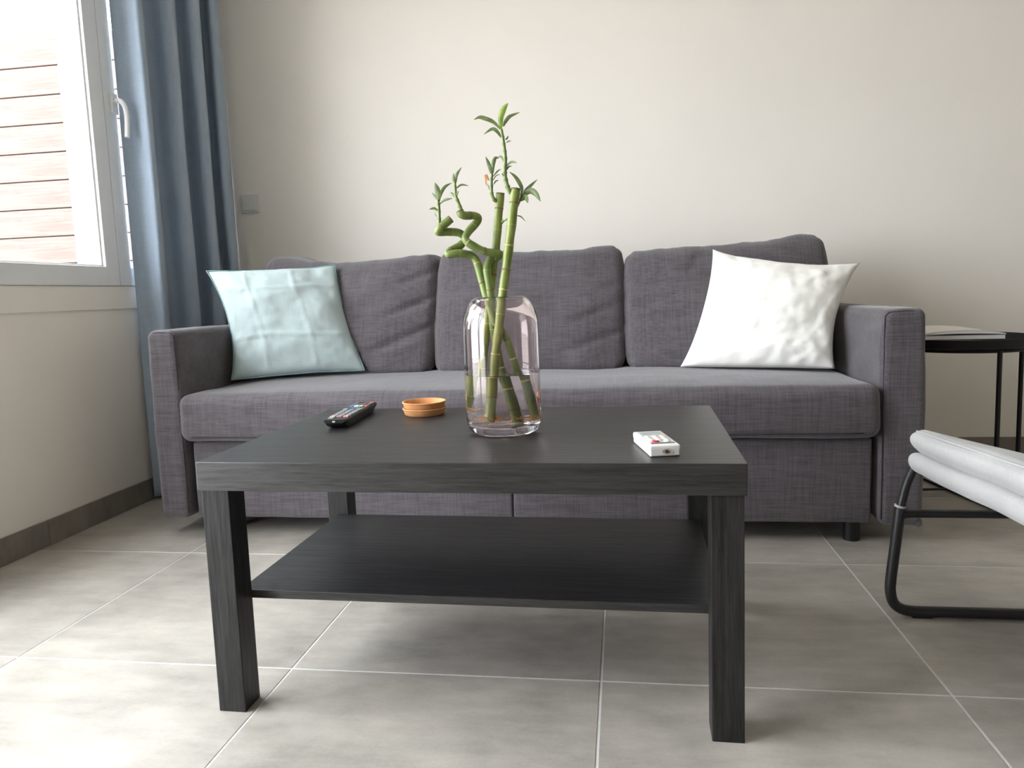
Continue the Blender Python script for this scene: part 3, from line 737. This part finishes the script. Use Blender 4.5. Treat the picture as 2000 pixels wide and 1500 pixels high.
rows = [(.085, [(-.012, 'g')]), (.15, [(-.014, 'p'), (0, 'p2'), (.0145, 'p')]), (.235, [(-.014, 'd'), (0, 'd'), (.0145, 'd')]), (.315, [(-.014, 'd'), (0, 'd'), (.0145, 'd')]), (.395, [(-.014, 'd'), (0, 'd'), (.0145, 'd')]),
        (.475, [(-.014, 'd'), (0, 'd'), (.0145, 'd')]), (.60, [(0, 'n')]), (.545, [(.0165, 'd'), (-.0165, 'd')]), (.72, [(-.0165, 'b'), (-.0055, 'w'), (.0055, 'gw'), (.0165, 'r')]),
        (.79, [(-.0165, 'k'), (-.0055, 'k'), (.0055, 'k'), (.0165, 'k')]), (.855, [(-.0165, 'k'), (-.0055, 'k'), (.0055, 'k'), (.0165, 'k')]), (.92, [(-.0165, 'k'), (.0165, 'r')])]
BC = dict(g=srgb(150, 170, 160), p=srgb(222, 150, 152), p2=srgb(176, 140, 148), d=srgb(136, 142, 144), n=srgb(92, 108, 114), b=srgb(92, 120, 190), w=srgb(235, 235, 230), gw=srgb(170, 205, 165), r=srgb(214, 96, 92), k=srgb(96, 99, 100))
for t, cs in rows:
    for x, k in cs:
        y = -RL/2+RL*t; hw, hl = ((.0056, .0064) if k != 'n' else (.011, .012))
        if t > .7: hw, hl = .0046, .0056
        obj('button', box(x-hw, x+hw, y-hl, y+hl, RT+.0004, RT+.0030, .0009), bcol('key_'+k, BC[k]), rm)
# white air conditioner remote
M['acw'] = plain('white_remote_plastic', srgb(240, 238, 234), .45, .4, var=.01)
ac = empty('air_conditioner_remote', (.0515, 1.196, .45), math.radians(12), label='small white remote with a red button near the table\'s front right', cat='remote')
AL, AW, AT = .118, .050, .0185
obj('case', soft_box((0, 0, AT/2+.0004), (AW, AL, AT), .003, (6, 12, 3), lambda p, u: (p[0]*(1-.03*(u[2] < 0)), p[1]*(1-.015*(u[2] < 0)), p[2])), M['acw'], ac, smooth=True, auto=50)
obj('face_plate', box(-AW/2+.005, AW/2-.005, -AL/2+.010, AL/2-.006, AT-.0002, AT+.0009, .0004), bcol('pale_grey_face', srgb(206, 207, 206)), ac)
obj('label_strip', box(-AW/2+.006, AW/2-.006, -AL/2+.011, -AL/2+.019, AT+.0004, AT+.0013), bcol('dark_grey_strip', srgb(112, 114, 118)), ac)
obj('display', box(-AW/2+.008, AW/2-.008, AL/2-.036, AL/2-.012, AT+.0004, AT+.0012, .0003), bcol('lcd_grey', srgb(178, 182, 180)), ac)
def oval(x, y, a, b, h, mat, nm='button', **kw):
    g = lathe([(0, 0), (1, 0), (1, .7), (.85, 1), (0, 1)], (0, 0, 0), 20)
    obj(nm, ([(x+v[0]*a, y+v[1]*b, AT+.0006+v[2]*h) for v in g[0]], g[1]), mat, ac, smooth=True, auto=40, **kw)
oval(-.0085, -.0335, .0062, .0042, .0022, bcol('red_key', srgb(214, 60, 72)), label='red oval button')
oval(.010, -.0335, .0055, .0038, .0018, bcol('white_key', srgb(244, 243, 238)))
for yy in (-.022, -.012, -.002, .008):
    for xx in (-.013, 0, .013):
        oval(xx, yy, .0048, .0034, .0018, bcol('cream_key', srgb(236, 226, 206)) if xx > 0 and yy > -.015 else bcol('white_key', srgb(244, 243, 238)))
g = lathe([(0, -.0006), (.55, -.0006), (.8, .0004), (1, .0004), (1, -.002), (0, -.002)], (0, 0, 0), 24)
obj('sensor_eye', ([(.004+v[0]*.009, -AL/2-v[2]+.0002, AT*.46+v[1]*.0045) for v in g[0]], g[1]), bcol('warm_grey_recess', srgb(190, 180, 166)), ac, smooth=True, auto=40)
g = cyl((0, 0, 0), 1, .0012, 16)
obj('sensor_dot', ([(.003+v[0]*.0032, -AL/2-v[2]-.0002+.0006, AT*.46+v[1]*.0028) for v in g[0]], g[1]), bcol('sensor_brown', srgb(82, 70, 58)), ac)

# ------------------------------------------------------------------ side table with magazines
M['blk'] = plain('black_powder_coat', srgb(22, 21, 22), .42, .45, var=.04)
C0 = (1.088, 2.525)
stb = empty('tray_side_table', (C0[0], C0[1], 0), label='round black metal tray side table beside the sofa\'s right arm', cat='table')
obj('tray', lathe([(0, .4965), (.212, .4965), (.2195, .500), (.2225, .524), (.2235, .5268), (.2222, .5275), (.2208, .5265), (.2175, .504), (.211, .4995), (0, .4995)], (0, 0, 0), 72), M['blk'], stb, smooth=True, auto=35)
legs = [(.031, -.20), (.205, .025), (-.043, .20), (-.205, -.025)]
obj('ring', tube([(.2*math.cos(a*math.pi/24), .2*math.sin(a*math.pi/24), .4915) for a in range(48)], .005, 8, closed=True), M['blk'], stb, smooth=True)
for (x, y) in legs: obj('leg', tube([(x, y, .0005), (x, y, .4945)], .0070, 14), M['blk'], stb, smooth=True, auto=50)
for a, b, z in ((0, 2, .0055), (1, 3, .0145)):
    obj('cross_rod', tube([(*legs[a], z), (*legs[b], z)], .0045, 10), M['blk'], stb, smooth=True, auto=50)
M['paper'] = plain('magazine_pages', srgb(232, 230, 226), .8, .2, var=.03, nscale=300)
M['cover1'] = plain('grey_cover', srgb(150, 146, 140), .5, .4, var=.1, nscale=12)
M['cover2'] = plain('beige_cover', srgb(214, 206, 196), .45, .4, var=.06, nscale=12)
mg = empty('magazine', (1.04, 2.49, .528), math.radians(-6), label='thick magazine with white page edges lying on the black tray', cat='magazine', group='magazines on the side table')
obj('pages', box(-.112, .112, -.145, .145, .0012, .0125, .001), M['paper'], mg)
obj('cover', box(-.1125, .1125, -.146, .146, 0, .0011), M['cover1'], mg); obj('cover', box(-.1125, .1125, -.146, .146, .0126, .0136), M['cover1'], mg)
m2 = empty('magazine', (1.035, 2.485, .5418), math.radians(-4), label='soft bowed magazine with beige cover, topmost on the black tray', cat='magazine', group='magazines on the side table')
def bow(x): return .0155*max(0, 1-(x/.115)**2)**.8
V, F = [], []
for i in range(25):
    x = -.115+.23*i/24; z = bow(x)*.45
    for yy in (-.14, .14):
        V += [(x, yy, z*.55+.0003), (x, yy, z*.55+.002+bow(x)*.50)]
for i in range(24):
    a, b = i*4, i*4+4
    F += [(a, a+1, b+1, b), (a+2, b+2, b+3, a+3), (a+1, a+3, b+3, b+1), (a, b, b+2, a+2)]
F += [(0, 2, 3, 1), (96, 97, 99, 98)]
obj('pages', (V, F), M['paper'], m2, smooth=True, auto=30)
V2 = [(x*1.003, y*1.004, z+(.0006 if k % 2 else .0003)) for k, (x, y, z) in enumerate(V)]
Vt = []; Ft = []
for i in range(25):
    x = -.1155+.231*i/24; zz = bow(x)*.45*.55+.0024+bow(x)*.50
    Vt += [(x, -.141, zz), (x, .141, zz), (x, -.141, zz+.0007), (x, .141, zz+.0007)]
for i in range(24):
    a, b = i*4, i*4+4
    Ft += [(a, b, b+1, a+1), (a+2, a+3, b+3, b+2), (a, a+2, b+2, b), (a+1, b+1, b+3, a+3)]
Ft += [(0, 1, 3, 2), (96, 98, 99, 97)]
obj('cover', (Vt, Ft), M['cover2'], m2, smooth=True, auto=30)

# ------------------------------------------------------------------ lounge chair at the right edge
M['boucle'] = linen('light_grey_felted_cloth', srgb(170, 169, 168), .06, 700, .95, .2, .2)
M['tube'] = plain('satin_black_tube', srgb(32, 31, 32), .38, .5, var=.04)
CO = Vector((.86, 1.29, 0))
ch = empty('lounge_chair', CO, label='light grey padded lounge chair on a black tubular sled frame', cat='chair')
SL = .058
def tilt(fn=None):
    def d(p, u):
        x, y, z = p
        if fn: x, y, z = fn(p, u)
        return (x, y, z - SL*(y) - .29*(x+.2875) + .004*fbm((x*5, y*5, z*3+2), 2))
    return d
def crown(p, u):
    x, y, z = p
    if u[2] > 0: z += .012*(1-abs(u[1])**2.4)*(1-abs(u[0])**2.4)
    x -= .006*(1-u[2]**2)*(u[0] < -.6)
    return (x, y, z)
YC_, ZT = 1.2575, .408
up = soft_box((0, 0, 0), (.575, .575, .053), .025, (26, 26, 4), tilt(crown))
lo = soft_box((0, 0, 0), (.575, .587, .043), .021, (26, 26, 4), tilt(lambda p, u: (p[0]-.004*(u[0] < -.6), p[1], p[2])))
def mv(g, c): return ([tuple(Vector(v)+Vector(c)-CO) for v in g[0]], g[1])
obj('seat_cushion', mv(up, (.865, YC_, .4075)), M['boucle'], ch, smooth=True)
obj('seat_base', mv(lo, (.864, YC_, .3625)), M['boucle'], ch, smooth=True)
# piping along the top edge of the cushion
pipe = [(.5835, YC_+y, .4255-SL*y+.0012) for y in [(-.265+.53*k/30) for k in range(31)]]
obj('piping', tube([Vector(p)-CO for p in pipe], .0022, 6), M['boucle'], ch, smooth=True)
bk = soft_box((0, 0, 0), (.10, .58, .46), .045, (6, 24, 20), lambda p, u: (p[0]+.22*(p[2]+.23)-.02*(1-u[1]**2)*(u[0] < 0), p[1], p[2]))
obj('backrest', mv(bk, (1.175, YC_, .465)), M['boucle'], ch, smooth=True)
for y in (1.568, .95):
    fr_ = [(.572, y, .243), (.563, y, .15), (.5565, y, .085), (.556, y, .055), (.563, y, .030), (.580, y, .0165), (.605, y, .0125), (.64, y, .0122), (.9, y, .0122), (1.13, y, .0122), (1.17, y, .018), (1.19, y, .04), (1.195, y, .07), (1.205, y, .2), (1.215, y, .36)]
    f1 = obj('side_frame', tube([Vector(p)-CO for p in smooth_path(fr_, 5)], .0112, 14), M['tube'], ch, smooth=True, auto=50)
    s_ = 1 if y > 1.3 else -1
    up_ = [(.5715, y, .236), (.585, y, .295), (.602, y-.012*s_, .335), (.63, y-.05*s_, .352 - SL*(y-.05*s_-YC_))]
    obj('upright', tube([Vector(p)-CO for p in smooth_path(up_, 5)], .0090, 14), M['tube'], ch, smooth=True, auto=50)
    obj('collar', tube([Vector((.5712, y, .240))-CO, Vector((.5722, y, .2445))-CO], .0116, 14), bcol('bright_steel', srgb(170, 168, 165)), ch, smooth=True, auto=50)
    obj('side_rail', tube([Vector((.571, y, .2265))-CO, Vector((1.206, y, .2265))-CO], .0088, 12), M['tube'], ch, smooth=True, auto=50)
    obj('weld', tube([Vector((.575, y, .2265))-CO, Vector((.584, y, .2265))-CO, Vector((.60, y, .2265))-CO], [.0135, .0105, .0089], 12), M['tube'], ch, smooth=True, auto=50)
    for x in (.618, 1.12):
        obj('glide', box(x-.02-CO.x, x+.02-CO.x, y-.009-CO.y, y+.009-CO.y, .0003, .006, .001), M['black'], ch)
